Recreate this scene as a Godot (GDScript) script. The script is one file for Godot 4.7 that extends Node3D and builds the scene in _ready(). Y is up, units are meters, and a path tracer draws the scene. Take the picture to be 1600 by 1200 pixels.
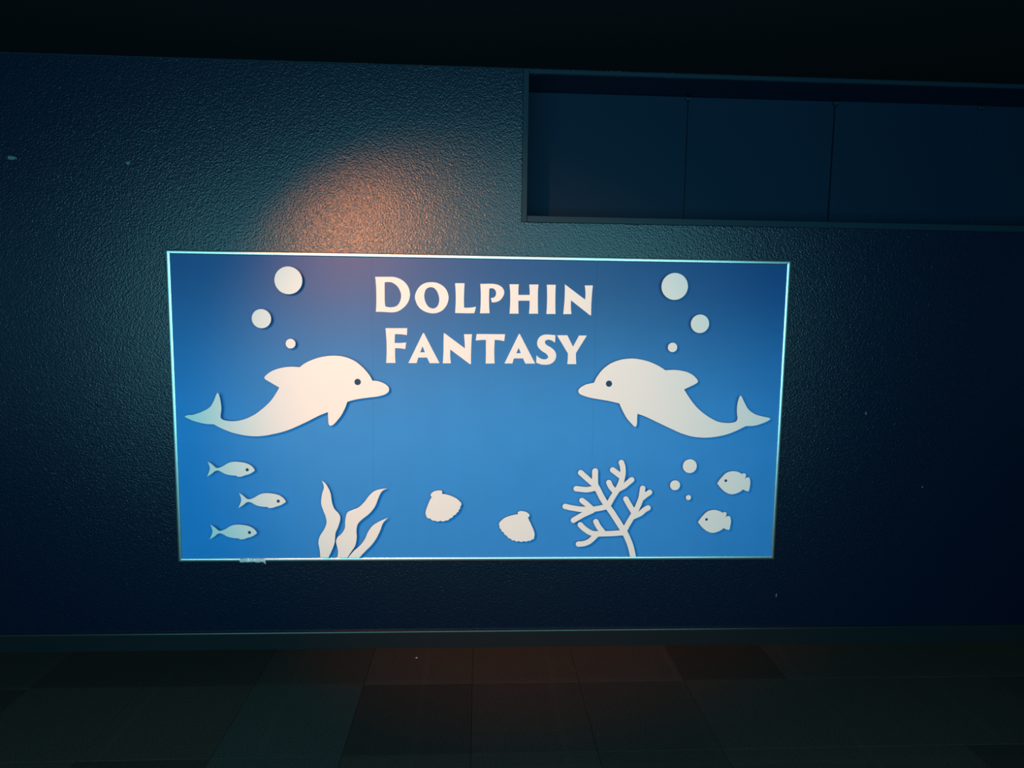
extends Node3D
# A dark navy hall wall with a framed blue sign, lit by a cyan tank behind the viewer, an added, unseen cyan ceiling strip and one warm ceiling spotlight.

const SIGN_BOTTOM := 0.3823
const SIGN_HEIGHT := 1.2805
const SIGN_WIDTH := 2.53
const CEILING := 2.394
const BOARD := 0.006          # front face of the sign's boards
const FIGURE := 0.030         # front face of the figures, thin plates that stand off the boards on pins
const PLATE := 0.003
const LETTER := 0.0085        # front face of the letters

var mat := {}
var names := {}

# outlines in millimetres on the sign, x from its middle, y from its lower edge; a third number marks a sharp corner
const OUTLINES := {
	"dolphin_a": [[-454.2, 768.8, 1], [-423.3, 764.2], [-397.2, 750.5], [-387.0, 733.1], [-396.1, 716.9], [-427.2, 704.8], [-485.8, 696.6], [-527.1, 689.3], [-556.1, 680.7, 1], [-567.5, 651.2], [-584.4, 620.9], [-610.9, 589.1], [-624.8, 582.0], [-632.9, 589.0], [-634.6, 617.1], [-635.6, 638.1, 1], [-672.2, 622.5], [-727.5, 594.1], [-789.7, 565.6], [-837.9, 550.6], [-899.7, 538.4], [-954.2, 538.1], [-1008.3, 548.4], [-1055.2, 565.7], [-1091.8, 585.1, 1], [-1128.9, 587.7], [-1169.0, 597.9], [-1195.5, 609.6], [-1205.3, 616.5], [-1195.0, 622.1], [-1168.0, 625.8], [-1133.9, 638.5], [-1106.4, 654.7], [-1090.8, 677.0], [-1079.1, 704.8], [-1072.7, 713.8], [-1066.4, 702.8], [-1061.2, 673.7], [-1060.1, 645.9], [-1063.8, 614.6], [-1050.7, 602.8], [-1013.5, 598.8], [-972.6, 606.0], [-931.4, 625.1], [-896.8, 650.5], [-862.0, 684.1], [-837.3, 720.5], [-828.1, 737.2, 1], [-860.2, 756.3], [-880.2, 768.6], [-886.1, 776.9], [-879.8, 785.9], [-859.1, 801.9], [-824.9, 815.4], [-784.2, 822.0], [-744.9, 820.3, 1], [-722.9, 837.0], [-688.6, 853.2], [-647.7, 864.7], [-606.8, 868.5], [-566.0, 864.1], [-525.3, 848.0], [-491.4, 820.6], [-467.7, 793.0]],
	"dolphin_b": [[452.4, 767.2, 1], [420.3, 760.0], [396.6, 746.8], [388.0, 733.0], [395.9, 719.3], [428.5, 707.2], [473.5, 698.5], [511.7, 692.6], [560.4, 681.9, 1], [575.2, 651.5], [593.5, 620.3], [618.7, 592.6], [629.5, 584.3], [636.8, 592.7], [637.3, 620.6], [638.1, 638.7, 1], [673.3, 626.4], [722.9, 603.6], [779.9, 577.4], [829.8, 555.9], [879.5, 542.8], [936.0, 539.5], [992.1, 546.8], [1040.9, 561.1], [1099.6, 589.5, 1], [1138.5, 591.9], [1173.3, 602.6], [1194.1, 612.6], [1203.5, 621.1], [1193.3, 626.6], [1171.8, 630.7], [1135.9, 641.0], [1106.5, 661.9], [1087.3, 693.2], [1077.1, 712.6], [1071.2, 718.1], [1065.3, 710.4], [1059.1, 679.0], [1059.2, 647.6], [1062.8, 619.5], [1052.8, 607.6], [1024.8, 602.5], [982.3, 607.2], [939.1, 627.9], [895.5, 660.5], [862.4, 697.1], [830.5, 742.7, 1], [859.9, 756.8], [880.4, 768.0], [887.6, 777.0], [879.4, 790.1], [861.3, 805.1], [833.0, 817.2], [791.1, 823.7], [748.1, 821.9, 1], [721.2, 838.8], [679.0, 856.9], [637.3, 866.8], [602.8, 869.2], [561.7, 864.0], [520.9, 848.5], [487.3, 822.9], [464.1, 791.9]],
	"slim_fish": [[-934.1, 397.3], [-947.8, 414.6], [-973.1, 427.1], [-1011.4, 431.7], [-1037.1, 427.0], [-1063.1, 412.3], [-1079.3, 406.3], [-1090.1, 407.6], [-1104.3, 420.2], [-1122.4, 432.0, 1], [-1116.0, 415.5], [-1114.5, 400.9], [-1120.2, 383.6], [-1127.1, 369.0, 1], [-1106.9, 381.0], [-1090.6, 393.0], [-1076.5, 393.0], [-1054.5, 381.1], [-1032.3, 375.1], [-1008.6, 373.8, 1], [-1003.0, 369.2], [-987.6, 369.8], [-974.6, 374.5], [-955.2, 380.6], [-938.8, 390.6]],
	"blade_a": [[-665.1, 352.9, 1], [-645.9, 336.1], [-630.2, 302.4], [-624.2, 261.8], [-614.8, 234.7], [-595.6, 210.9], [-591.3, 190.5], [-599.6, 159.8], [-611.1, 132.5], [-613.4, 112.0], [-617.0, 84.6], [-630.7, 50.2], [-643.0, 24.8, 1], [-675.8, 25.0, 1], [-677.9, 57.3], [-682.6, 91.6], [-675.6, 119.0], [-658.7, 146.3], [-648.5, 173.6], [-651.3, 200.8], [-660.7, 228.0], [-668.7, 258.5], [-664.8, 295.6], [-656.5, 326.0]],
	"blade_b": [[-397.7, 321.4, 1], [-420.8, 305.9], [-434.2, 278.7], [-447.6, 244.8], [-470.9, 214.2], [-504.0, 186.9], [-520.7, 166.5], [-525.6, 139.1], [-524.6, 111.7], [-531.5, 77.4], [-548.4, 49.9], [-565.2, 24.5, 1], [-606.1, 24.6, 1], [-603.0, 57.0], [-610.4, 91.4], [-604.8, 111.9], [-586.8, 129.0], [-573.4, 152.9], [-571.0, 187.0], [-562.7, 217.7], [-542.9, 229.2], [-516.6, 240.1], [-493.4, 261.8], [-470.1, 292.3], [-443.7, 312.6]],
	"blade_c": [[-393.3, 197.0, 1], [-415.2, 173.1], [-428.6, 138.9], [-445.4, 104.6], [-465.5, 77.1], [-492.2, 49.7], [-515.6, 24.2, 1], [-561.9, 24.4, 1], [-538.4, 53.3], [-511.7, 77.3], [-491.7, 104.7], [-478.2, 135.6], [-458.1, 162.9], [-431.6, 180.0]],
	"shell_a": [[-219.5, 290.7, 1], [-215.5, 300.3], [-203.6, 308.4], [-189.1, 312.1], [-174.5, 311.6], [-171.0, 306.6], [-172.3, 298.0, 1], [-147.1, 293.5], [-116.0, 280.7], [-96.0, 263.9], [-90.7, 253.4], [-96.4, 242.0, 1], [-95.9, 235.2], [-102.5, 229.7, 1], [-102.9, 221.9], [-110.4, 216.9, 1], [-114.0, 209.6], [-123.7, 206.0, 1], [-129.0, 196.4], [-139.2, 192.3, 1], [-146.3, 184.9], [-156.9, 184.0, 1], [-166.7, 179.9], [-177.8, 182.7, 1], [-189.3, 179.1], [-199.9, 182.7, 1], [-212.3, 184.6], [-221.2, 192.4, 1], [-230.9, 193.8], [-235.4, 200.2, 1], [-239.8, 211.6], [-238.9, 225.3], [-232.3, 245.8], [-222.1, 270.8], [-212.0, 286.7, 1], [-216.4, 286.2]],
	"shell_b": [[144.1, 218.9, 1], [156.2, 223.9], [176.4, 221.2], [189.9, 213.8], [195.0, 205.5], [192.4, 199.5], [187.1, 196.3, 1], [197.3, 176.5], [208.9, 151.1], [217.0, 128.0], [215.5, 108.5, 1], [212.5, 102.0], [203.9, 100.2, 1], [199.5, 95.1], [190.5, 95.6, 1], [182.4, 91.5], [170.7, 93.8, 1], [161.3, 90.6], [150.0, 94.4, 1], [141.0, 92.1], [131.9, 97.2, 1], [122.5, 97.7], [115.6, 105.1, 1], [105.7, 108.9], [100.2, 118.1, 1], [90.7, 122.8], [87.5, 131.6, 1], [78.0, 137.6], [75.6, 145.9, 1], [69.3, 151.0], [69.7, 157.0, 1], [66.4, 168.9], [72.6, 179.0], [89.4, 193.7], [116.1, 204.2], [146.5, 211.1, 1]],
	"round_fish": [[989.0, 343.0, 1], [1005.5, 366.7], [1027.4, 389.0], [1053.2, 396.3], [1076.2, 393.0], [1094.4, 383.9, 1], [1102.7, 387.2], [1110.8, 382.6], [1110.1, 370.8], [1106.0, 361.6, 1], [1116.8, 369.5], [1127.4, 366.2], [1131.7, 347.1], [1130.1, 327.3], [1126.4, 310.1], [1115.2, 310.8], [1101.7, 316.7, 1], [1084.0, 304.2], [1058.1, 296.2], [1034.9, 300.9], [1011.1, 317.3]],
}
const DOLPHIN_LETTERS := [
	[[[-443.5, 1186.9, 1], [-386.4, 1187.8], [-369.7, 1187.5], [-351.0, 1183.0], [-332.3, 1173.5], [-317.7, 1159.2], [-308.4, 1142.7], [-304.3, 1125.0], [-304.7, 1108.3], [-310.6, 1089.4], [-321.2, 1073.6], [-334.8, 1060.8], [-351.6, 1050.1], [-368.4, 1045.7], [-387.2, 1045.2], [-414.4, 1046.6], [-441.6, 1046.6, 1], [-439.5, 1089.7], [-439.8, 1137.6], [-441.6, 1168.7]], [[-405.2, 1165.1, 1], [-392.7, 1166.8], [-378.2, 1165.6], [-365.7, 1159.1], [-353.3, 1148.3], [-343.9, 1131.8], [-339.8, 1114.1], [-342.0, 1097.4], [-349.4, 1080.5], [-361.0, 1069.9], [-376.7, 1066.1], [-391.3, 1066.3], [-403.4, 1069.3, 1], [-405.3, 1090.2], [-405.5, 1127.7]]],  # D
	[[[-284.4, 1108.6], [-278.1, 1131.7], [-264.5, 1151.7], [-244.6, 1164.5], [-219.4, 1169.1], [-194.3, 1166.3], [-172.2, 1155.2], [-156.4, 1137.7], [-148.4, 1112.7], [-151.0, 1089.6], [-161.5, 1068.5], [-178.3, 1052.5], [-200.4, 1044.2], [-221.5, 1043.9], [-244.6, 1050.5], [-263.5, 1062.9], [-277.1, 1081.5]], [[-246.3, 1117.5], [-241.4, 1136.4], [-232.0, 1145.9], [-219.4, 1148.6], [-206.8, 1145.3], [-196.3, 1134.0], [-189.0, 1117.3], [-186.2, 1099.6], [-188.9, 1082.8], [-195.2, 1071.1], [-205.7, 1064.1], [-217.3, 1064.1], [-228.9, 1069.6], [-238.3, 1082.1], [-244.6, 1098.8]]],  # O
	[[[-122.5, 1166.4, 1], [-83.6, 1167.0, 1], [-85.1, 1140.8], [-85.8, 1107.3], [-85.6, 1068.5, 1], [-61.9, 1068.8], [-36.5, 1073.1, 1], [-43.1, 1046.5, 1], [-76.6, 1045.4], [-122.0, 1045.9, 1], [-119.6, 1085.9], [-119.8, 1127.8]]],  # L
	[[[-20.4, 1165.3, 1], [9.2, 1166.1], [32.4, 1166.1], [51.5, 1162.8], [67.5, 1153.6], [76.1, 1141.2], [77.3, 1128.6], [72.2, 1113.8], [60.7, 1100.0], [45.9, 1092.8], [27.5, 1091.3, 1], [22.8, 1108.9, 1], [33.0, 1110.1], [41.4, 1116.5], [44.5, 1128.1], [42.2, 1137.5], [35.8, 1145.8], [26.3, 1148.4], [16.8, 1146.6, 1], [16.0, 1113.0], [17.0, 1077.2], [18.8, 1046.7, 1], [-20.4, 1046.2, 1], [-18.0, 1087.3], [-18.0, 1129.3]]],  # P
	[[[98.5, 1165.6, 1], [136.7, 1166.2, 1], [135.3, 1144.2], [135.6, 1123.1, 1], [181.9, 1123.8, 1], [181.2, 1144.9], [179.1, 1165.8, 1], [217.0, 1166.4, 1], [215.4, 1132.7], [216.0, 1086.4], [217.6, 1047.6, 1], [180.0, 1047.1, 1], [181.9, 1073.2], [181.9, 1100.0, 1], [135.9, 1099.4, 1], [136.3, 1072.6], [137.5, 1046.6, 1], [100.1, 1046.1, 1], [102.3, 1089.0], [101.7, 1131.1]]],  # H
	[[[251.1, 1165.9, 1], [288.1, 1166.4, 1], [287.3, 1133.8], [287.8, 1087.4], [289.3, 1047.5, 1], [251.6, 1047.0, 1], [253.4, 1086.9], [252.9, 1133.3]]],  # I
	[[[325.0, 1169.1, 1], [410.0, 1108.1, 1], [410.8, 1135.6], [407.0, 1165.5, 1], [440.7, 1166.0, 1], [437.9, 1131.8], [436.3, 1085.2], [436.8, 1043.8, 1], [432.0, 1044.1, 1], [352.1, 1104.1, 1], [352.1, 1075.5], [355.1, 1048.0, 1], [321.2, 1047.1, 1], [324.5, 1092.1], [325.8, 1134.4]]],  # N
]
const FANTASY_LETTERS := [
	[[[-403.4, 981.2, 1], [-315.3, 982.3, 1], [-316.8, 953.4, 1], [-338.5, 956.7], [-365.4, 957.5, 1], [-366.4, 921.5, 1], [-342.8, 921.8], [-319.7, 924.1, 1], [-324.0, 896.5, 1], [-342.9, 899.5], [-365.0, 899.9, 1], [-365.2, 870.6], [-363.7, 839.8, 1], [-401.6, 839.4, 1], [-399.4, 885.1], [-400.0, 931.7]]],  # F
	[[[-252.1, 963.0, 1], [-247.9, 963.1, 1], [-184.3, 840.5, 1], [-224.7, 840.1, 1], [-235.3, 863.0, 1], [-271.3, 862.6, 1], [-277.6, 840.0, 1], [-311.9, 839.6, 1]], [[-253.6, 909.0, 1], [-244.1, 884.6, 1], [-263.2, 884.4, 1]]],  # A
	[[[-167.4, 963.6, 1], [-163.2, 963.0, 1], [-80.8, 902.4, 1], [-82.5, 931.1], [-85.2, 960.4, 1], [-52.3, 960.8, 1], [-54.4, 920.8], [-55.5, 878.1], [-55.3, 838.5, 1], [-59.5, 837.4, 1], [-140.7, 897.4, 1], [-140.6, 868.7], [-137.7, 840.5, 1], [-171.3, 840.2, 1], [-168.7, 885.4], [-168.4, 930.1]]],  # N
	[[[-33.4, 962.0, 1], [83.3, 962.4, 1], [80.0, 933.4, 1], [61.2, 937.4], [40.9, 938.5, 1], [39.8, 900.5], [40.2, 868.4], [42.0, 841.2, 1], [4.5, 840.8, 1], [5.2, 878.7], [4.7, 938.0, 1], [-15.5, 937.2], [-37.2, 934.8, 1]]],  # T
	[[[139.9, 964.2, 1], [143.8, 964.2, 1], [208.9, 842.7, 1], [168.3, 842.3, 1], [158.7, 863.5, 1], [120.6, 863.1, 1], [115.1, 842.2, 1], [81.6, 841.9, 1]], [[139.6, 907.1, 1], [149.1, 885.3, 1], [130.7, 885.1, 1]]],  # A
	[[[290.8, 960.7, 1], [289.6, 929.5, 1], [277.8, 937.5], [266.1, 941.5], [255.7, 940.7], [248.2, 934.8], [249.1, 926.8], [257.3, 918.8], [273.7, 909.8], [287.9, 897.2], [295.2, 882.2], [294.3, 867.2], [287.6, 853.2], [273.9, 842.6], [256.5, 838.5], [235.6, 839.2], [213.0, 846.7, 1], [214.0, 877.9, 1], [224.7, 867.6], [237.5, 862.0], [250.3, 860.9], [260.2, 865.7], [261.7, 873.8], [253.3, 884.1], [236.9, 894.3], [222.8, 906.9], [216.1, 920.7], [216.5, 935.6], [222.1, 948.4], [233.4, 958.4], [249.5, 962.9], [268.1, 962.7]]],  # S
	[[[297.0, 960.7, 1], [339.9, 961.2, 1], [364.7, 914.2, 1], [388.7, 960.7, 1], [421.2, 961.0, 1], [377.6, 887.7, 1], [378.2, 863.4], [380.3, 842.0, 1], [342.1, 841.7, 1], [343.9, 863.0], [343.9, 886.2, 1]]],  # Y
]
const CORAL_BRANCHES := [
	[[638.6, 26.5], [630.2, 62.6], [614.6, 102.6], [597.3, 135.9], [573.4, 172.4], [542.8, 218.6], [522.7, 245.0], [499.1, 281.1], [478.7, 320.3], [468.4, 343.1], [467.0, 395.1]],
	[[465.4, 336.6], [439.1, 359.4], [406.3, 388.5]],
	[[469.0, 322.9], [433.8, 315.7], [388.8, 320.2]],
	[[522.8, 241.7], [541.1, 277.8], [562.6, 313.8], [577.7, 346.5], [584.9, 385.6], [582.7, 414.9], [576.4, 432.4]],
	[[578.9, 371.3], [557.1, 388.8], [540.7, 400.5]],
	[[556.5, 304.0], [536.4, 326.9], [526.2, 346.4]],
	[[568.9, 319.0], [594.3, 333.4], [622.5, 358.3]],
	[[522.7, 243.0], [487.4, 235.1], [448.9, 230.6], [403.7, 231.9], [365.0, 238.5], [344.3, 243.8]],
	[[455.2, 235.2], [432.1, 256.2], [414.4, 269.3]],
	[[458.7, 225.3], [420.4, 207.6], [380.4, 184.0]],
	[[594.2, 129.3], [542.3, 125.4], [490.5, 124.2], [458.0, 128.3], [428.4, 146.2], [409.9, 164.1]],
	[[509.8, 128.2], [489.7, 152.7], [476.1, 177.8]],
	[[480.8, 121.6], [452.4, 93.2], [426.8, 82.0], [404.2, 80.1]],
	[[597.3, 135.9], [615.6, 172.3], [634.0, 205.3], [649.3, 235.0], [664.1, 274.5], [669.5, 307.3], [671.0, 321.7]],
	[[667.3, 277.8], [686.2, 294.2], [700.7, 304.0]],
	[[635.5, 218.5], [613.0, 254.8], [600.6, 275.8]],
	[[631.0, 197.4], [663.0, 211.9], [682.0, 228.4], [696.6, 236.9]],
]

# ---------------------------------------------------------------- helpers

func numbered(called: String) -> String:
	names[called] = names.get(called, -1) + 1
	return called if names[called] == 0 else "%s_%03d" % [called, names[called]]

func tag(o: Node, label := "", category := "", group := "", kind := "") -> void:
	if label != "": o.set_meta("label", label)
	if category != "": o.set_meta("category", category)
	if group != "": o.set_meta("group", group)
	if kind != "": o.set_meta("kind", kind)

func thing(called: String, at: Vector3, label: String, category: String) -> Node3D:
	var o := Node3D.new()
	o.name = numbered(called)
	add_child(o)
	o.position = at
	tag(o, label, category)
	return o

func put(called: String, mesh: Mesh, m: Material, parent: Node, at := Vector3.ZERO) -> MeshInstance3D:
	var o := MeshInstance3D.new()
	o.name = called
	o.mesh = mesh
	o.material_override = m
	o.cast_shadow = GeometryInstance3D.SHADOW_CASTING_SETTING_ON
	o.position = at
	parent.add_child(o, true)
	return o

func structure(called: String, mesh: Mesh, m: Material) -> MeshInstance3D:
	var o := put(called, mesh, m, self)
	o.set_meta("kind", "structure")
	return o

func quad(st: SurfaceTool, a: Vector3, b: Vector3, c: Vector3, d: Vector3) -> void:
	# a, b, c, d run anticlockwise seen from the front
	var n := (b - a).cross(c - a).normalized()
	if n.length_squared() < 0.5:
		n = (c - a).cross(d - a).normalized()
	for p in [a, c, b, a, d, c]:
		st.set_normal(n)
		st.add_vertex(p)

func begin() -> SurfaceTool:
	var st := SurfaceTool.new()
	st.begin(Mesh.PRIMITIVE_TRIANGLES)
	return st

func add_box(st: SurfaceTool, lo: Vector3, hi: Vector3, bevel := 0.0) -> void:
	# a box whose edges are cut at 45 degrees
	var s := hi - lo
	var b: float = minf(bevel, minf(s.x, minf(s.y, s.z)) * 0.45)
	var c := (lo + hi) / 2.0
	var h := s / 2.0
	for ax in 3:
		for sg in [-1.0, 1.0]:
			var u := (ax + 1) % 3
			var v := (ax + 2) % 3
			var p := []
			for k in [[-1, -1], [1, -1], [1, 1], [-1, 1]]:
				var q := Vector3.ZERO
				q[ax] = sg * h[ax]
				q[u] = k[0] * (h[u] - b)
				q[v] = k[1] * (h[v] - b)
				p.append(c + q)
			if sg > 0: quad(st, p[0], p[1], p[2], p[3])
			else: quad(st, p[3], p[2], p[1], p[0])
	if b <= 0.0: return
	for ax in 3:
		var u := (ax + 1) % 3
		var v := (ax + 2) % 3
		for su in [-1.0, 1.0]:
			for sv in [-1.0, 1.0]:
				var p := []
				for k in [[-1, 0], [1, 0], [1, 1], [-1, 1]]:
					var q := Vector3.ZERO
					q[ax] = k[0] * (h[ax] - b)
					q[u] = su * (h[u] - (b if k[1] == 1 else 0.0))
					q[v] = sv * (h[v] - (0.0 if k[1] == 1 else b))
					p.append(c + q)
				if su * sv > 0: quad(st, p[0], p[1], p[2], p[3])
				else: quad(st, p[3], p[2], p[1], p[0])
	for sx in [-1.0, 1.0]:
		for sy in [-1.0, 1.0]:
			for sz in [-1.0, 1.0]:
				var e := Vector3(sx, sy, sz)
				var t := [c + e * Vector3(h.x, h.y - b, h.z - b), c + e * Vector3(h.x - b, h.y, h.z - b), c + e * Vector3(h.x - b, h.y - b, h.z)]
				if sx * sy * sz < 0: t.reverse()
				st.set_normal(e.normalized())
				st.add_vertex(t[0]); st.add_vertex(t[2]); st.add_vertex(t[1])

func box(lo: Vector3, hi: Vector3, bevel := 0.0) -> ArrayMesh:
	var st := begin()
	add_box(st, lo, hi, bevel)
	return st.commit()

func lathe(profile: Array, sides := 28) -> ArrayMesh:
	# profile: [radius, height] pairs from bottom to top, about the y axis
	var st := begin()
	for k in sides:
		var a := TAU * k / sides
		var b := TAU * (k + 1) / sides
		for i in profile.size() - 1:
			var r0: float = profile[i][0]
			var r1: float = profile[i + 1][0]
			var y0: float = profile[i][1]
			var y1: float = profile[i + 1][1]
			quad(st, Vector3(r0 * sin(a), y0, r0 * cos(a)), Vector3(r0 * sin(b), y0, r0 * cos(b)), Vector3(r1 * sin(b), y1, r1 * cos(b)), Vector3(r1 * sin(a), y1, r1 * cos(a)))
	return st.commit()

func smooth_outline(pts: Array, steps := 6) -> PackedVector2Array:
	# a closed spline through the points that breaks at the sharp corners; metres
	var n := pts.size()
	var p := []
	var sharp := []
	for q in pts:
		p.append(Vector2(q[0], q[1]) / 1000.0)
		sharp.append(q.size() > 2)
	var out := PackedVector2Array()
	for i in n:
		var j := (i + 1) % n
		var a: Vector2 = p[i]
		var b: Vector2 = p[j]
		if sharp[i] and sharp[j]:
			out.append(a)
			continue
		var ta: Vector2 = (b - p[(i - 1 + n) % n]) / 2.0
		var tb: Vector2 = (p[(j + 1) % n] - a) / 2.0
		if sharp[i]: ta = (b - a) * 1.5 - tb / 2.0
		if sharp[j]: tb = (b - a) * 1.5 - ta / 2.0
		var len_ab := (b - a).length()
		ta = ta.limit_length(len_ab * 1.3)
		tb = tb.limit_length(len_ab * 1.3)
		for s in steps:
			var t := float(s) / steps
			out.append(a * (2 * t * t * t - 3 * t * t + 1) + ta * (t * t * t - 2 * t * t + t) + b * (-2 * t * t * t + 3 * t * t) + tb * (t * t * t - t * t))
	if not Geometry2D.is_polygon_clockwise(out): return out
	out.reverse()
	return out

func inset(c: PackedVector2Array, by: float) -> PackedVector2Array:
	var out := PackedVector2Array()
	var n := c.size()
	for i in n:
		var e := (c[i] - c[(i - 1 + n) % n]).normalized()
		var f := (c[(i + 1) % n] - c[i]).normalized()
		var m := (Vector2(-e.y, e.x) + Vector2(-f.y, f.x))
		m = m.normalized() / maxf(0.6, m.length() / 2.0) if m.length() > 0.01 else Vector2.ZERO
		out.append(c[i] + m * by)
	return out

func face(st: SurfaceTool, poly: PackedVector2Array, z: float) -> void:
	var t := Geometry2D.triangulate_polygon(poly)
	st.set_normal(Vector3.BACK)
	for i in range(0, t.size(), 3):
		var a := poly[t[i]]
		var b := poly[t[i + 1]]
		var c := poly[t[i + 2]]
		var tri := [a, b, c]
		if (b - a).cross(c - a) > 0: tri = [a, c, b]
		for q in tri: st.add_vertex(Vector3(q.x, q.y, z))

func wallring(st: SurfaceTool, c: PackedVector2Array, d: PackedVector2Array, z0: float, z1: float) -> void:
	# the side between contour c at z0 and contour d at z1, contours anticlockwise round the solid
	var n := c.size()
	for i in n:
		var j := (i + 1) % n
		if c[i].distance_squared_to(c[j]) < 1e-12: continue
		quad(st, Vector3(c[i].x, c[i].y, z0), Vector3(c[j].x, c[j].y, z0), Vector3(d[j].x, d[j].y, z1), Vector3(d[i].x, d[i].y, z1))

func plate(outer: PackedVector2Array, holes: Array, z0: float, z1: float, edge := 0.0008) -> ArrayMesh:
	# a cut-out plate with a fine eased edge
	var st := begin()
	var top := inset(outer, edge)
	wallring(st, outer, outer, z0, z1 - edge)
	wallring(st, outer, top, z1 - edge, z1)
	if holes.is_empty():
		face(st, top, z1)
	else:
		var h: PackedVector2Array = holes[0]
		var back := h.duplicate()
		back.reverse()
		var wide := inset(back, edge)
		wallring(st, back, back, z0, z1 - edge)
		wallring(st, back, wide, z1 - edge, z1)
		var mid := 0.0
		for q in h: mid += q.x / h.size()
		for side in [-1.0, 1.0]:
			var half := PackedVector2Array([Vector2(mid, -9), Vector2(mid + side * 9, -9), Vector2(mid + side * 9, 9), Vector2(mid, 9)])
			for piece in Geometry2D.intersect_polygons(top, half):
				for q in Geometry2D.clip_polygons(piece, wide): face(st, q, z1)
	return st.commit()

func standoff(c: PackedVector2Array) -> ArrayMesh:
	# a thin plate held off the board by two short pins
	var z1 := FIGURE - BOARD
	var z0 := z1 - PLATE
	var st := begin()
	var top := inset(c, 0.0006)
	wallring(st, c, c, z0, z1 - 0.0006)
	wallring(st, c, top, z1 - 0.0006, z1)
	face(st, top, z1)
	var t := Geometry2D.triangulate_polygon(c)
	var spots := []
	st.set_normal(Vector3.FORWARD)
	for i in range(0, t.size(), 3):
		var tri := [c[t[i]], c[t[i + 1]], c[t[i + 2]]]
		var area: float = (tri[1] - tri[0]).cross(tri[2] - tri[0])
		if area < 0: tri = [tri[0], tri[2], tri[1]]
		for q in tri: st.add_vertex(Vector3(q.x, q.y, z0))
		spots.append([absf(area), (tri[0] + tri[1] + tri[2]) / 3.0])
	spots.sort_custom(func(a, b): return a[0] > b[0])
	for k in mini(2, spots.size()):
		var p: Vector2 = spots[k][1]
		var r := 0.0018
		wallring(st, moved(disc(r, 8), p), moved(disc(r, 8), p), 0.0, z0)
	return st.commit()

func centre_of(c: PackedVector2Array) -> Vector2:
	var lo := c[0]
	var hi := c[0]
	for q in c:
		lo = lo.min(q)
		hi = hi.max(q)
	return (lo + hi) / 2.0

func moved(c: PackedVector2Array, by: Vector2) -> PackedVector2Array:
	var out := PackedVector2Array()
	for q in c: out.append(q + by)
	return out

func disc(r: float, n := 40) -> PackedVector2Array:
	var c := PackedVector2Array()
	for k in n: c.append(Vector2(cos(TAU * k / n), sin(TAU * k / n)) * r)
	return c

func paint(colour: Color, rough: float, gloss := 0.5) -> StandardMaterial3D:
	var m := StandardMaterial3D.new()
	m.albedo_color = colour
	m.roughness = rough
	m.metallic_specular = gloss
	return m

func grain(m: StandardMaterial3D, frequency: float, strength: float, metres: float, kind := FastNoiseLite.TYPE_SIMPLEX, seed_ := 3, octaves := 2) -> void:
	var f := FastNoiseLite.new()
	f.noise_type = kind
	f.frequency = frequency
	f.seed = seed_
	f.fractal_octaves = octaves
	var t := NoiseTexture2D.new()
	t.width = 1024
	t.height = 1024
	t.seamless = true
	t.as_normal_map = true
	t.bump_strength = strength
	t.noise = f
	m.normal_enabled = true
	m.normal_texture = t
	m.uv1_triplanar = true
	m.uv1_world_triplanar = true
	m.uv1_scale = Vector3.ONE / metres

func pebbled(m: StandardMaterial3D, size: int, metres: float, blur: int, strength: float) -> void:
	# the orange-peel relief of rolled paint: fine random bumps that wrap round at the edges
	var rng := RandomNumberGenerator.new()
	rng.seed = 31
	var a := PackedFloat32Array()
	a.resize(size * size)
	for i in size * size: a[i] = rng.randf()
	for pass_ in blur:
		var b := PackedFloat32Array()
		b.resize(size * size)
		for y in size:
			var u := ((y + size - 1) % size) * size
			var c := y * size
			var d := ((y + 1) % size) * size
			for x in size:
				var l := (x + size - 1) % size
				var r := (x + 1) % size
				b[c + x] = (a[c + x] * 4.0 + (a[c + l] + a[c + r] + a[u + x] + a[d + x]) * 2.0 + a[u + l] + a[u + r] + a[d + l] + a[d + r]) / 16.0
		a = b
	var img := Image.create(size, size, false, Image.FORMAT_RGB8)
	for y in size:
		for x in size:
			var c := y * size
			var dx := a[c + (x + 1) % size] - a[c + (x + size - 1) % size]
			var dy := a[((y + 1) % size) * size + x] - a[((y + size - 1) % size) * size + x]
			var n := Vector3(-dx * strength, dy * strength, 1.0).normalized()
			img.set_pixel(x, y, Color(n.x * 0.5 + 0.5, n.y * 0.5 + 0.5, n.z * 0.5 + 0.5))
	img.generate_mipmaps()
	m.normal_enabled = true
	m.normal_texture = ImageTexture.create_from_image(img)
	m.normal_scale = 1.0
	m.uv1_triplanar = true
	m.uv1_world_triplanar = true
	m.uv1_scale = Vector3.ONE / metres

func mottled(m: StandardMaterial3D, a: Color, b: Color, frequency: float, seed_: int, octaves := 4) -> void:
	var f := FastNoiseLite.new()
	f.frequency = frequency
	f.seed = seed_
	f.fractal_octaves = octaves
	var g := Gradient.new()
	g.set_color(0, a)
	g.set_color(1, b)
	var t := NoiseTexture2D.new()
	t.width = 512
	t.height = 512
	t.seamless = true
	t.noise = f
	t.color_ramp = g
	m.albedo_texture = t

func lin(r: float, g: float, b: float) -> Color:
	return Color(r, g, b).linear_to_srgb()

# ---------------------------------------------------------------- the scene

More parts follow.
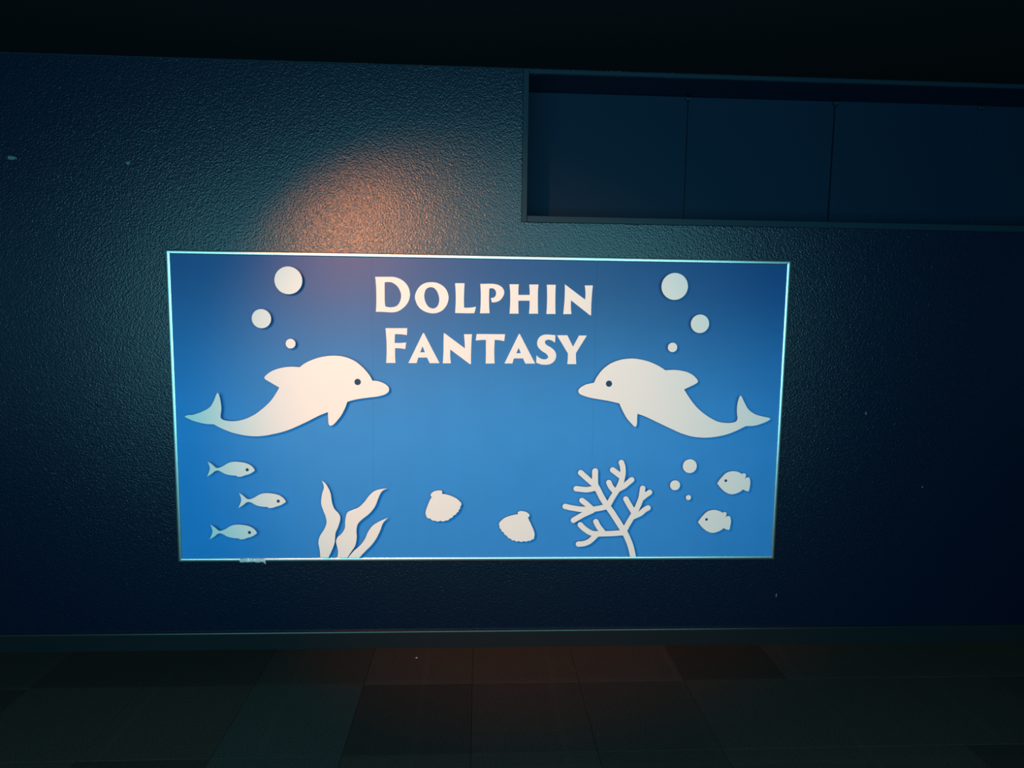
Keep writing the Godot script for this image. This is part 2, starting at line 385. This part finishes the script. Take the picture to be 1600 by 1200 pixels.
func _ready() -> void:
	# camera
	var cam := Camera3D.new()
	cam.name = "camera"
	cam.fov = 60.1307
	cam.position = Vector3(-0.01879, 1.42831, 2.73391)
	cam.rotation = Vector3(-0.105413, -0.048771, 0.013415)
	cam.near = 0.05
	add_child(cam)
	cam.current = true
	# environment: a closed dark hall
	var env := Environment.new()
	env.background_mode = Environment.BG_COLOR
	env.background_color = Color.BLACK
	env.tonemap_mode = Environment.TONE_MAPPER_LINEAR
	env.tonemap_exposure = 1.0
	env.sdfgi_enabled = true
	env.ssao_enabled = true
	env.ssil_enabled = true
	var we := WorldEnvironment.new()
	we.name = "environment"
	we.environment = env
	add_child(we)
	# light through the tank's glass behind the viewer
	var tank := AreaLight3D.new()
	tank.name = "tank_light"
	tank.area_size = Vector2(TANK.size.x, TANK.size.y)
	tank.light_color = lin(0.25, 0.86, 1.0)
	tank.light_energy = 13.6
	tank.area_normalize_energy = true
	tank.area_range = 12.0
	tank.shadow_enabled = true
	tank.position = Vector3(TANK.get_center().x, TANK.get_center().y, TANK_Z - 0.03)
	add_child(tank)

	make_materials()
	make_room()
	make_lights()
	make_sign()
	make_marks()

const TANK := Rect2(-2.9, 0.5, 5.1, 1.65)
const TANK_Z := 3.7
const TANK_COLOUR := Color(0.42, 0.93, 1.0)

func make_materials() -> void:
	mat.wall = paint(lin(0.0011, 0.006, 0.020), 0.30, 0.49)
	pebbled(mat.wall, 640, 1.0, 1, 0.55)
	mat.niche = paint(lin(0.0022, 0.013, 0.031), 0.6, 0.22)
	mat.ceiling = paint(lin(0.007, 0.010, 0.012), 0.85, 0.2)
	mat.skirting = paint(lin(0.009, 0.012, 0.015), 0.3, 0.5)
	mat.casing = paint(lin(0.006, 0.018, 0.030), 0.45, 0.3)
	mat.tank_pane = paint(lin(0.05, 0.3, 0.4), 0.2)
	mat.tank_pane.emission_enabled = true
	mat.tank_pane.emission = TANK_COLOUR
	mat.tank_pane.emission_energy_multiplier = 0.05
	mat.white = paint(lin(0.74, 0.74, 0.72), 0.5, 0.4)
	mat.letter = paint(lin(0.74, 0.73, 0.70), 0.45, 0.4)
	mat.eye = paint(lin(0.012, 0.05, 0.13), 0.6, 0.3)
	mat.metal = paint(lin(0.66, 0.67, 0.68), 0.33, 0.5)
	mat.metal.metallic = 1.0
	mat.chip = paint(lin(0.08, 0.11, 0.125), 0.8)
	mat.dark_chip = paint(lin(0.006, 0.014, 0.02), 0.8)
	mat.tape = paint(lin(0.62, 0.66, 0.66), 0.12, 0.8)
	mat.black_metal = paint(lin(0.015, 0.015, 0.016), 0.45)
	mat.scrap = paint(lin(0.5, 0.48, 0.44), 0.8)
	for k in 4:
		var base: Color = [Color(0.042, 0.028, 0.024), Color(0.050, 0.045, 0.040), Color(0.050, 0.033, 0.028), Color(0.058, 0.038, 0.032)][k]
		var m := paint(Color.WHITE, 0.95, 0.15)
		mottled(m, (base * 0.6).linear_to_srgb(), (base * 1.4).linear_to_srgb(), 0.12, 11 + k)
		grain(m, 0.3, 8.0, 0.5, FastNoiseLite.TYPE_SIMPLEX, 20 + k)
		mat["carpet_%d" % k] = m
	# the sign's print: deep blue above running into mid blue below, as the sheet is printed, with ink mottle
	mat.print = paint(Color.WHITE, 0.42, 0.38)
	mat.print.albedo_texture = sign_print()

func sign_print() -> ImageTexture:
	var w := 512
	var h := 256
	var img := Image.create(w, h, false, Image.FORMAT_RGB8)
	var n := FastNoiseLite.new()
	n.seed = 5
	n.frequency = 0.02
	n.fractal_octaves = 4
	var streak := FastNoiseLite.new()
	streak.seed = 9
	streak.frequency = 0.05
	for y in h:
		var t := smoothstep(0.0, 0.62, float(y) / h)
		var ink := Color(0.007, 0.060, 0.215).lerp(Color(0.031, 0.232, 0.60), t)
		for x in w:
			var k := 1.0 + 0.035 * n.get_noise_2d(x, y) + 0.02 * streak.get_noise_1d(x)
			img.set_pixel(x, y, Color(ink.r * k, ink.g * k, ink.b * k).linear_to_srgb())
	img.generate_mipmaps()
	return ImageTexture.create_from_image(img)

# ---------------------------------------------------------------- room

func make_room() -> void:
	var left := -3.4
	var right := 4.2
	var deep := 4.3
	# carpet: a slab with square tiles on it
	var floor_ := structure("floor", box(Vector3(left - 0.2, -0.12, -0.4), Vector3(right + 0.2, -0.006, deep + 0.2)), mat.carpet_0)
	var rng := RandomNumberGenerator.new()
	rng.seed = 77
	var size := 0.417
	var tiles := []
	var rows := [0.002]
	var z := 0.291
	while z < deep:
		rows.append(z)
		z += size
	for r in rows.size():
		var z0: float = rows[r]
		var z1: float = rows[r + 1] if r + 1 < rows.size() else deep
		var x := -0.455 - size * 7
		while x < right:
			var x0 := maxf(x, left)
			var x1 := minf(x + size, right)
			var kind := rng.randi_range(0, 3)
			if kind == 1: kind = 3
			var col := roundi((x + 0.455) / size)
			if r in [1, 2] and col == -1: kind = 1
			elif r == 0 and col == 2: kind = 3
			elif r == 0 and col == 3: kind = 0
			elif r == 1 and col == 0: kind = 0
			elif r == 1 and col == 1: kind = 2
			var t := put("carpet_tile", box(Vector3(x0 + 0.0006, -0.006, z0 + 0.0006), Vector3(x1 - 0.0006, rng.randf_range(-0.0004, 0.0), z1 - 0.0006), 0.0012), mat["carpet_%d" % kind], floor_)
			t.position = Vector3.ZERO
			x += size
	structure("ceiling", box(Vector3(left - 0.2, CEILING, -0.4), Vector3(right + 0.2, CEILING + 0.15, deep + 0.2)), mat.ceiling)
	structure("wall_left", box(Vector3(left - 0.2, -0.006, -0.4), Vector3(left, CEILING, deep + 0.2)), mat.wall)
	structure("wall_right", box(Vector3(right, -0.006, -0.4), Vector3(right + 0.2, CEILING, deep + 0.2)), mat.wall)
	# the wall with the sign, with a long niche up on the right
	var st := begin()
	add_box(st, Vector3(left, -0.006, -0.4), Vector3(0.165, CEILING, 0.0))
	add_box(st, Vector3(0.165, -0.006, -0.4), Vector3(right, 1.824, 0.0))
	add_box(st, Vector3(0.165, 2.372, -0.4), Vector3(right, CEILING, 0.0))
	add_box(st, Vector3(0.165, 1.824, -0.4), Vector3(right, 2.372, -0.222))
	var wall := structure("wall_back", st.commit(), mat.wall)
	var seams := [0.165, 0.872, 1.525, 2.18, 2.83, 3.48, 4.2]
	for k in seams.size() - 1:
		put("niche_panel", box(Vector3(seams[k] + (0.002 if k else 0.0), 1.824, -0.222), Vector3(seams[k + 1] - 0.002, 2.372, -0.21 - 0.004 * (k % 2)), 0.002), mat.niche, wall)
		if k > 0:
			put("clip", box(Vector3(seams[k] - 0.014, 2.352, -0.21), Vector3(seams[k] + 0.012, 2.366, -0.196), 0.003), mat.casing, wall)
	# casing round the niche
	st = begin()
	add_box(st, Vector3(0.143, 1.797, 0.0), Vector3(0.166, CEILING - 0.004, 0.009), 0.002)
	add_box(st, Vector3(0.166, 1.797, 0.0), Vector3(right, 1.8235, 0.009), 0.002)
	add_box(st, Vector3(0.166, 2.3725, 0.0), Vector3(right, CEILING - 0.004, 0.009), 0.002)
	structure("trim_1", st.commit(), mat.casing)
	# fine angle where wall and ceiling meet
	st = begin()
	add_box(st, Vector3(left, CEILING - 0.007, 0.0), Vector3(0.140, CEILING - 0.003, 0.006), 0.001)
	structure("trim_2", st.commit(), mat.casing)
	# skirting with a rounded top edge
	st = begin()
	var prof := [Vector2(0.0, 0.012), Vector2(0.070, 0.012), Vector2(0.0735, 0.0108), Vector2(0.0755, 0.008), Vector2(0.0762, 0.004), Vector2(0.0765, 0.0)]
	for i in prof.size() - 1:
		quad(st, Vector3(left, prof[i].x, prof[i].y), Vector3(right, prof[i].x, prof[i].y), Vector3(right, prof[i + 1].x, prof[i + 1].y), Vector3(left, prof[i + 1].x, prof[i + 1].y))
	structure("baseboard_back", st.commit(), mat.skirting)
	# the wall behind the viewer, open where the tank's glass is
	st = begin()
	var a := TANK.position
	var b := TANK.end
	add_box(st, Vector3(left, -0.006, TANK_Z), Vector3(a.x, CEILING, deep + 0.2))
	add_box(st, Vector3(b.x, -0.006, TANK_Z), Vector3(right, CEILING, deep + 0.2))
	add_box(st, Vector3(a.x, -0.006, TANK_Z), Vector3(b.x, a.y, deep + 0.2))
	add_box(st, Vector3(a.x, b.y, TANK_Z), Vector3(b.x, CEILING, deep + 0.2))
	structure("wall_front", st.commit(), mat.ceiling)
	structure("window_1", box(Vector3(a.x, a.y, TANK_Z + 0.01), Vector3(b.x, b.y, TANK_Z + 0.06)), mat.tank_pane)

# ---------------------------------------------------------------- lamps

const SPOT_AT := Vector3(-1.22, 2.27, 2.75)
const SPOT_AIM := Vector3(0.0, 0.98, 0.0)

func make_lights() -> void:
	# warm spotlight on the ceiling
	var s := thing("ceiling_spotlight", Vector3(SPOT_AT.x, CEILING, SPOT_AT.z), "black ceiling spotlight with a warm lamp aimed at the sign", "spotlight")
	put("mount", lathe([[0.0, -0.025], [0.045, -0.025], [0.05, -0.02], [0.05, 0.0]]), mat.black_metal, s)
	put("stem", lathe([[0.008, -0.1], [0.008, -0.02]], 12), mat.black_metal, s)
	var can := put("lamp_can", lathe([[0.0, -0.09], [0.03, -0.09], [0.042, -0.07], [0.048, 0.05], [0.045, 0.05], [0.04, 0.03], [0.0, 0.03]]), mat.black_metal, s, Vector3(0, SPOT_AT.y - CEILING, 0))
	var dir := (SPOT_AIM - SPOT_AT).normalized()
	can.basis = Basis(Quaternion(Vector3.UP, dir))
	var glow := paint(Color(1, 0.8, 0.6), 0.4)
	glow.emission_enabled = true
	glow.emission = lin(1.0, 0.55, 0.25)
	glow.emission_energy_multiplier = 2.0
	put("lens", lathe([[0.04, 0.031], [0.03, 0.036], [0.0, 0.038]]), glow, can)
	var l := SpotLight3D.new()
	l.name = "warm_light"
	l.light_color = lin(1.0, 0.30, 0.07)
	l.light_energy = 12.0
	l.light_size = 0.04
	l.spot_range = 12.0
	l.spot_attenuation = 2.0
	l.spot_angle = 23.0
	l.spot_angle_attenuation = 0.85
	l.shadow_enabled = true
	can.add_child(l)
	l.position = Vector3(0, 0.06, 0)
	l.basis = Basis.looking_at(Vector3.UP, Vector3.BACK)
	# unseen cyan ceiling strip, added so the figures cast shadows downwards
	var at := Vector3(0.0, CEILING, 2.2)
	var strip := thing("added_shadow_strip", at, "unseen cyan ceiling strip added to cast shadows below the figures", "strip light")
	put("housing", box(Vector3(-1.2, -0.04, -0.03), Vector3(1.2, 0.0, 0.03), 0.004), mat.black_metal, strip)
	var gd := paint(Color(0.7, 0.95, 1.0), 0.4)
	gd.emission_enabled = true
	gd.emission = TANK_COLOUR
	gd.emission_energy_multiplier = 0.5
	put("diffuser", box(Vector3(-1.19, -0.048, -0.025), Vector3(1.19, -0.04, 0.025), 0.003), gd, strip)
	var a := AreaLight3D.new()
	a.name = "added_strip_glow"
	a.area_size = Vector2(2.36, 0.05)
	a.light_color = lin(0.25, 0.86, 1.0)
	a.light_energy = 0.8
	a.area_range = 12.0
	a.shadow_enabled = true
	strip.add_child(a)
	a.position = Vector3(0, -0.06, 0)
	a.basis = Basis.looking_at(Vector3(0, -0.6, -0.8).normalized(), Vector3.BACK)

# ---------------------------------------------------------------- sign

func figure(called: String, key: String, parent: Node, label: String, m: Material) -> MeshInstance3D:
	var c := smooth_outline(OUTLINES[key])
	var mid := centre_of(c)
	c = moved(c, -mid)
	var o := put(called, standoff(c), m, parent, Vector3(mid.x, mid.y, BOARD))
	tag(o, label)
	return o

func add_eye(o: MeshInstance3D, x: float, y: float, r: float) -> void:
	put("eye", plate(disc(r / 1000.0, 28), [], FIGURE - BOARD - 0.001, FIGURE - BOARD + 0.0006, 0.0003), mat.eye, o, Vector3(x / 1000.0 - o.position.x, y / 1000.0 - o.position.y, 0))

func rail(st_from: Vector2, st_to: Vector2, inward: Vector2, cut0: float, cut1: float) -> ArrayMesh:
	# a convex metal edge strip from corner to corner; cut0 and cut1 are 1 for a mitred end
	var prof := [Vector2(0, 0), Vector2(0, 0.0075), Vector2(0.0004, 0.0088), Vector2(0.0014, 0.0096), Vector2(0.0040, 0.0104), Vector2(0.0085, 0.0110), Vector2(0.0130, 0.0104), Vector2(0.0156, 0.0096), Vector2(0.0166, 0.0088), Vector2(0.0170, 0.0075), Vector2(0.0170, 0.0058)]
	var along := (st_to - st_from).normalized()
	var st := begin()
	st.set_smooth_group(0)
	var nr := []
	for i in prof.size():
		var e: Vector2 = (prof[i] - prof[maxi(i - 1, 0)])
		var f: Vector2 = (prof[mini(i + 1, prof.size() - 1)] - prof[i])
		var t := (e.normalized() + f.normalized()).normalized()
		var n2 := Vector2(-t.y, t.x)
		nr.append(Vector3(inward.x * n2.x, inward.y * n2.x, n2.y).normalized())
	var pt := func(i: int, end: int) -> Vector3:
		var u: float = prof[i].x
		var q: Vector2 = (st_from + along * u * cut0) if end == 0 else (st_to - along * u * cut1)
		q += inward * u
		return Vector3(q.x, q.y, prof[i].y)
	var flip := along.cross(inward) < 0
	for i in prof.size() - 1:
		var q := [[pt.call(i, 0), nr[i]], [pt.call(i, 1), nr[i]], [pt.call(i + 1, 1), nr[i + 1]], [pt.call(i + 1, 0), nr[i + 1]]]
		for k in ([0, 1, 2, 0, 2, 3] if flip else [0, 2, 1, 0, 3, 2]):
			st.set_normal(q[k][1])
			st.add_vertex(q[k][0])
	return st.commit()

func lettering(parent: Node, letters: Array, word: String, label: String) -> void:
	var w := Node3D.new()
	w.name = word
	parent.add_child(w, true)
	tag(w, label)
	for l in letters:
		var c := smooth_outline(l[0])
		var mid := centre_of(c)
		var holes := []
		if l.size() > 1: holes.append(moved(smooth_outline(l[1]), -mid))
		put("letter", plate(moved(c, -mid), holes, 0.0, LETTER - BOARD, 0.0004), mat.letter, w, Vector3(mid.x, mid.y, BOARD))

func coral_outline() -> PackedVector2Array:
	var all := PackedVector2Array()
	for k in CORAL_BRANCHES.size():
		var line := PackedVector2Array()
		for q in CORAL_BRANCHES[k]: line.append(Vector2(q[0], q[1]))
		var curve := Curve2D.new()
		for i in line.size():
			var t := (line[mini(i + 1, line.size() - 1)] - line[maxi(i - 1, 0)]) / 6.0
			curve.add_point(line[i], -t, t)
		line = curve.tessellate(3, 3)
		var arm: PackedVector2Array = Geometry2D.offset_polyline(line, 12.6 if k == 0 else 11.6, Geometry2D.JOIN_ROUND, Geometry2D.END_ROUND)[0]
		if all.is_empty():
			all = arm
		else:
			var best := PackedVector2Array()
			for q in Geometry2D.merge_polygons(all, arm):
				if not Geometry2D.is_polygon_clockwise(q) and q.size() > best.size(): best = q
			all = best
	# the trunk ends at the frame
	var low := PackedVector2Array([Vector2(-2000, 23.5), Vector2(2000, 23.5), Vector2(2000, 2000), Vector2(-2000, 2000)])
	all = Geometry2D.intersect_polygons(all, low)[0]
	var out := PackedVector2Array()
	for q in all:
		if out.is_empty() or out[out.size() - 1].distance_to(q / 1000.0) > 0.0004: out.append(q / 1000.0)
	return out

func make_sign() -> void:
	var s := thing("dolphin_sign", Vector3(0, SIGN_BOTTOM, 0), "framed blue sign with white sea animals and raised lettering on navy wall", "sign")
	var hw := SIGN_WIDTH / 2.0
	# three printed sheets side by side
	var edges := [-hw + 0.004, -0.457, 0.457, hw - 0.004]
	for k in 3:
		var st := begin()
		var x0: float = edges[k] + (0.00015 if k > 0 else 0.0)
		var x1: float = edges[k + 1] - (0.00015 if k < 2 else 0.0)
		var lo := Vector3(x0, 0.004, 0.0005)
		var hi := Vector3(x1, SIGN_HEIGHT - 0.004, BOARD)
		var c := [Vector2(lo.x, lo.y), Vector2(hi.x, lo.y), Vector2(hi.x, hi.y), Vector2(lo.x, hi.y)]
		var uv := func(p: Vector2) -> Vector2: return Vector2((p.x + hw) / SIGN_WIDTH, 1.0 - p.y / SIGN_HEIGHT)
		for i in [0, 2, 1, 0, 3, 2]:
			st.set_normal(Vector3.BACK)
			st.set_uv(uv.call(c[i]))
			st.add_vertex(Vector3(c[i].x, c[i].y, BOARD))
		for i in 4:
			var p: Vector2 = c[i]
			var q: Vector2 = c[(i + 1) % 4]
			var d := (q - p).normalized()
			var four := [Vector3(p.x, p.y, 0.0005), Vector3(q.x, q.y, 0.0005), Vector3(q.x, q.y, BOARD), Vector3(p.x, p.y, BOARD)]
			for j in [0, 2, 1, 0, 3, 2]:
				st.set_normal(Vector3(d.y, -d.x, 0))
				st.set_uv(uv.call(Vector2(four[j].x, four[j].y)))
				st.add_vertex(four[j])
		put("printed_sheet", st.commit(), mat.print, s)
	# metal edge strips
	var tl := Vector2(-hw, SIGN_HEIGHT)
	var tr := Vector2(hw, SIGN_HEIGHT)
	var bl := Vector2(-hw, 0)
	var br := Vector2(hw, 0)
	put("frame_strip", rail(tl, Vector2(-0.0045, SIGN_HEIGHT), Vector2(0, -1), 1, 0), mat.metal, s)
	put("frame_strip", rail(Vector2(-0.0035, SIGN_HEIGHT), tr, Vector2(0, -1), 0, 1), mat.metal, s)
	put("frame_strip", rail(bl, br, Vector2(0, 1), 1, 1), mat.metal, s)
	put("frame_strip", rail(bl, tl, Vector2(1, 0), 1, 1), mat.metal, s)
	put("frame_strip", rail(br, tr, Vector2(-1, 0), 1, 1), mat.metal, s)
	# dolphins
	var d := figure("dolphin", "dolphin_a", s, "white leaping dolphin facing right", mat.white)
	add_eye(d, -513.9, 762.7, 13.0)
	d = figure("dolphin", "dolphin_b", s, "white leaping dolphin facing left", mat.white)
	add_eye(d, 514.4, 764.2, 13.0)
	# bubbles
	var where := ["above dolphin facing right", "above dolphin facing left", "beside the round fish"]
	var big := ["large", "middle-sized", "small"]
	var spots := [[-782.2, 1166.2, 54.8], [-891.4, 1013.4, 38.2], [-778.8, 914.9, 19.6], [774.1, 1166.0, 54.8], [885.6, 1015.3, 38.2], [774.9, 916.8, 19.6], [868.3, 417.4, 29.8], [808.7, 334.9, 21.4], [868.2, 281.8, 11.0]]
	for k in spots.size():
		var b := put("bubble", standoff(disc(spots[k][2] / 1000.0, 56)), mat.white, s, Vector3(spots[k][0] / 1000.0, spots[k][1] / 1000.0, BOARD))
		tag(b, "%s white bubble %s" % [big[k % 3], where[k / 3]])
	# slim fish
	var f := figure("slim_fish", "slim_fish", s, "slim white fish, topmost of three", mat.white)
	add_eye(f, -964.3, 398.5, 6.4)
	for k in 2:
		var g: MeshInstance3D = f.duplicate()
		g.name = "slim_fish_%03d" % (k + 1)
		s.add_child(g, true)
		g.position += [Vector3(0.1217, -0.1312, 0), Vector3(0.0017, -0.2637, 0)][k]
		tag(g, ["slim white fish in the middle of three, nearest seaweed", "slim white fish, lowest of three"][k])
	# round fish
	f = figure("round_fish", "round_fish", s, "round white fish, upper one beside bubbles", mat.white)
	add_eye(f, 1025.0, 355.5, 5.9)
	var g2: MeshInstance3D = f.duplicate()
	g2.name = "round_fish_001"
	s.add_child(g2, true)
	g2.position += Vector3(-0.0754, -0.1685, 0)
	tag(g2, "round white fish, lower one below bubbles")
	# seaweed, shells, coral
	figure("seaweed_blade", "blade_a", s, "upright wavy white seaweed blade", mat.white)
	figure("seaweed_blade", "blade_b", s, "tall wavy white seaweed blade leaning right", mat.white)
	figure("seaweed_blade", "blade_c", s, "short white seaweed blade leaning right", mat.white)
	figure("seashell", "shell_a", s, "white scallop shell nearer the seaweed", mat.white)
	figure("seashell", "shell_b", s, "white scallop shell nearer the coral", mat.white)
	var c := coral_outline()
	var mid := centre_of(c)
	tag(put("coral", standoff(moved(c, -mid)), mat.white, s, Vector3(mid.x, mid.y, BOARD)), "white branching coral")
	lettering(s, DOLPHIN_LETTERS, "title_word", "white DOLPHIN lettering, upper line")
	lettering(s, FANTASY_LETTERS, "title_word", "white FANTASY lettering, lower line")
	# crumpled clear tape stuck over the lower edge strip
	var rng := RandomNumberGenerator.new()
	rng.seed = 4
	var st := begin()
	var grid := []
	for i in 23:
		var row := []
		for j in 4:
			row.append(Vector3(-1.012 + 0.0048 * i, [0.0165, 0.011, 0.005, -0.001][j] + rng.randf_range(-0.001, 0.001), [0.0085, 0.0128, 0.0125, 0.008][j] + rng.randf_range(0.0, 0.003)))
		grid.append(row)
	for i in 22:
		for j in 3: quad(st, grid[i][j + 1], grid[i + 1][j + 1], grid[i + 1][j], grid[i][j])
	quad(st, Vector3(-0.913, -0.010, 0.003), Vector3(-0.908, -0.011, 0.004), Vector3(-0.906, 0.002, 0.012), Vector3(-0.914, 0.002, 0.012))
	tag(put("tape", st.commit(), mat.tape, s), "crumpled clear tape on the lower edge strip")

# ---------------------------------------------------------------- marks

func make_marks() -> void:
	# a tiny scrap on the carpet
	var scrap := thing("paper_scrap", Vector3(-0.272, 0.0, 0.095), "tiny pale paper scrap on the dark carpet below the sign", "scrap")
	var sc := PackedVector2Array([Vector2(-0.004, -0.002), Vector2(0.003, -0.003), Vector2(0.0045, 0.001), Vector2(0.001, 0.0032), Vector2(-0.0035, 0.002)])
	put("scrap", plate(sc, [], 0.0, 0.0016, 0.0004), mat.scrap, scrap).rotation.x = -PI / 2
	var wall := get_node("wall_back")
	var rng := RandomNumberGenerator.new()
	rng.seed = 12
	for k in [[-1.836, 2.002, 0.019, 0.009, 0], [-1.397, 1.993, 0.009, 0.007, 0], [1.286, 0.218, 0.003, 0.009, 0], [1.632, 1.025, 0.0035, 0.008, 2], [1.907, 0.703, 0.004, 0.004, 2], [-1.747, 0.756, 0.009, 0.004, 1]]:
		var c := PackedVector2Array()
		for i in 11:
			c.append(Vector2(cos(TAU * i / 11) * k[2], sin(TAU * i / 11) * k[3]) * rng.randf_range(0.75, 1.15))
		put("paint_chip", plate(c, [], -0.0005, 0.0006, 0.0002), [mat.chip, mat.dark_chip, mat.chip][k[4]], wall, Vector3(k[0], k[1], 0))
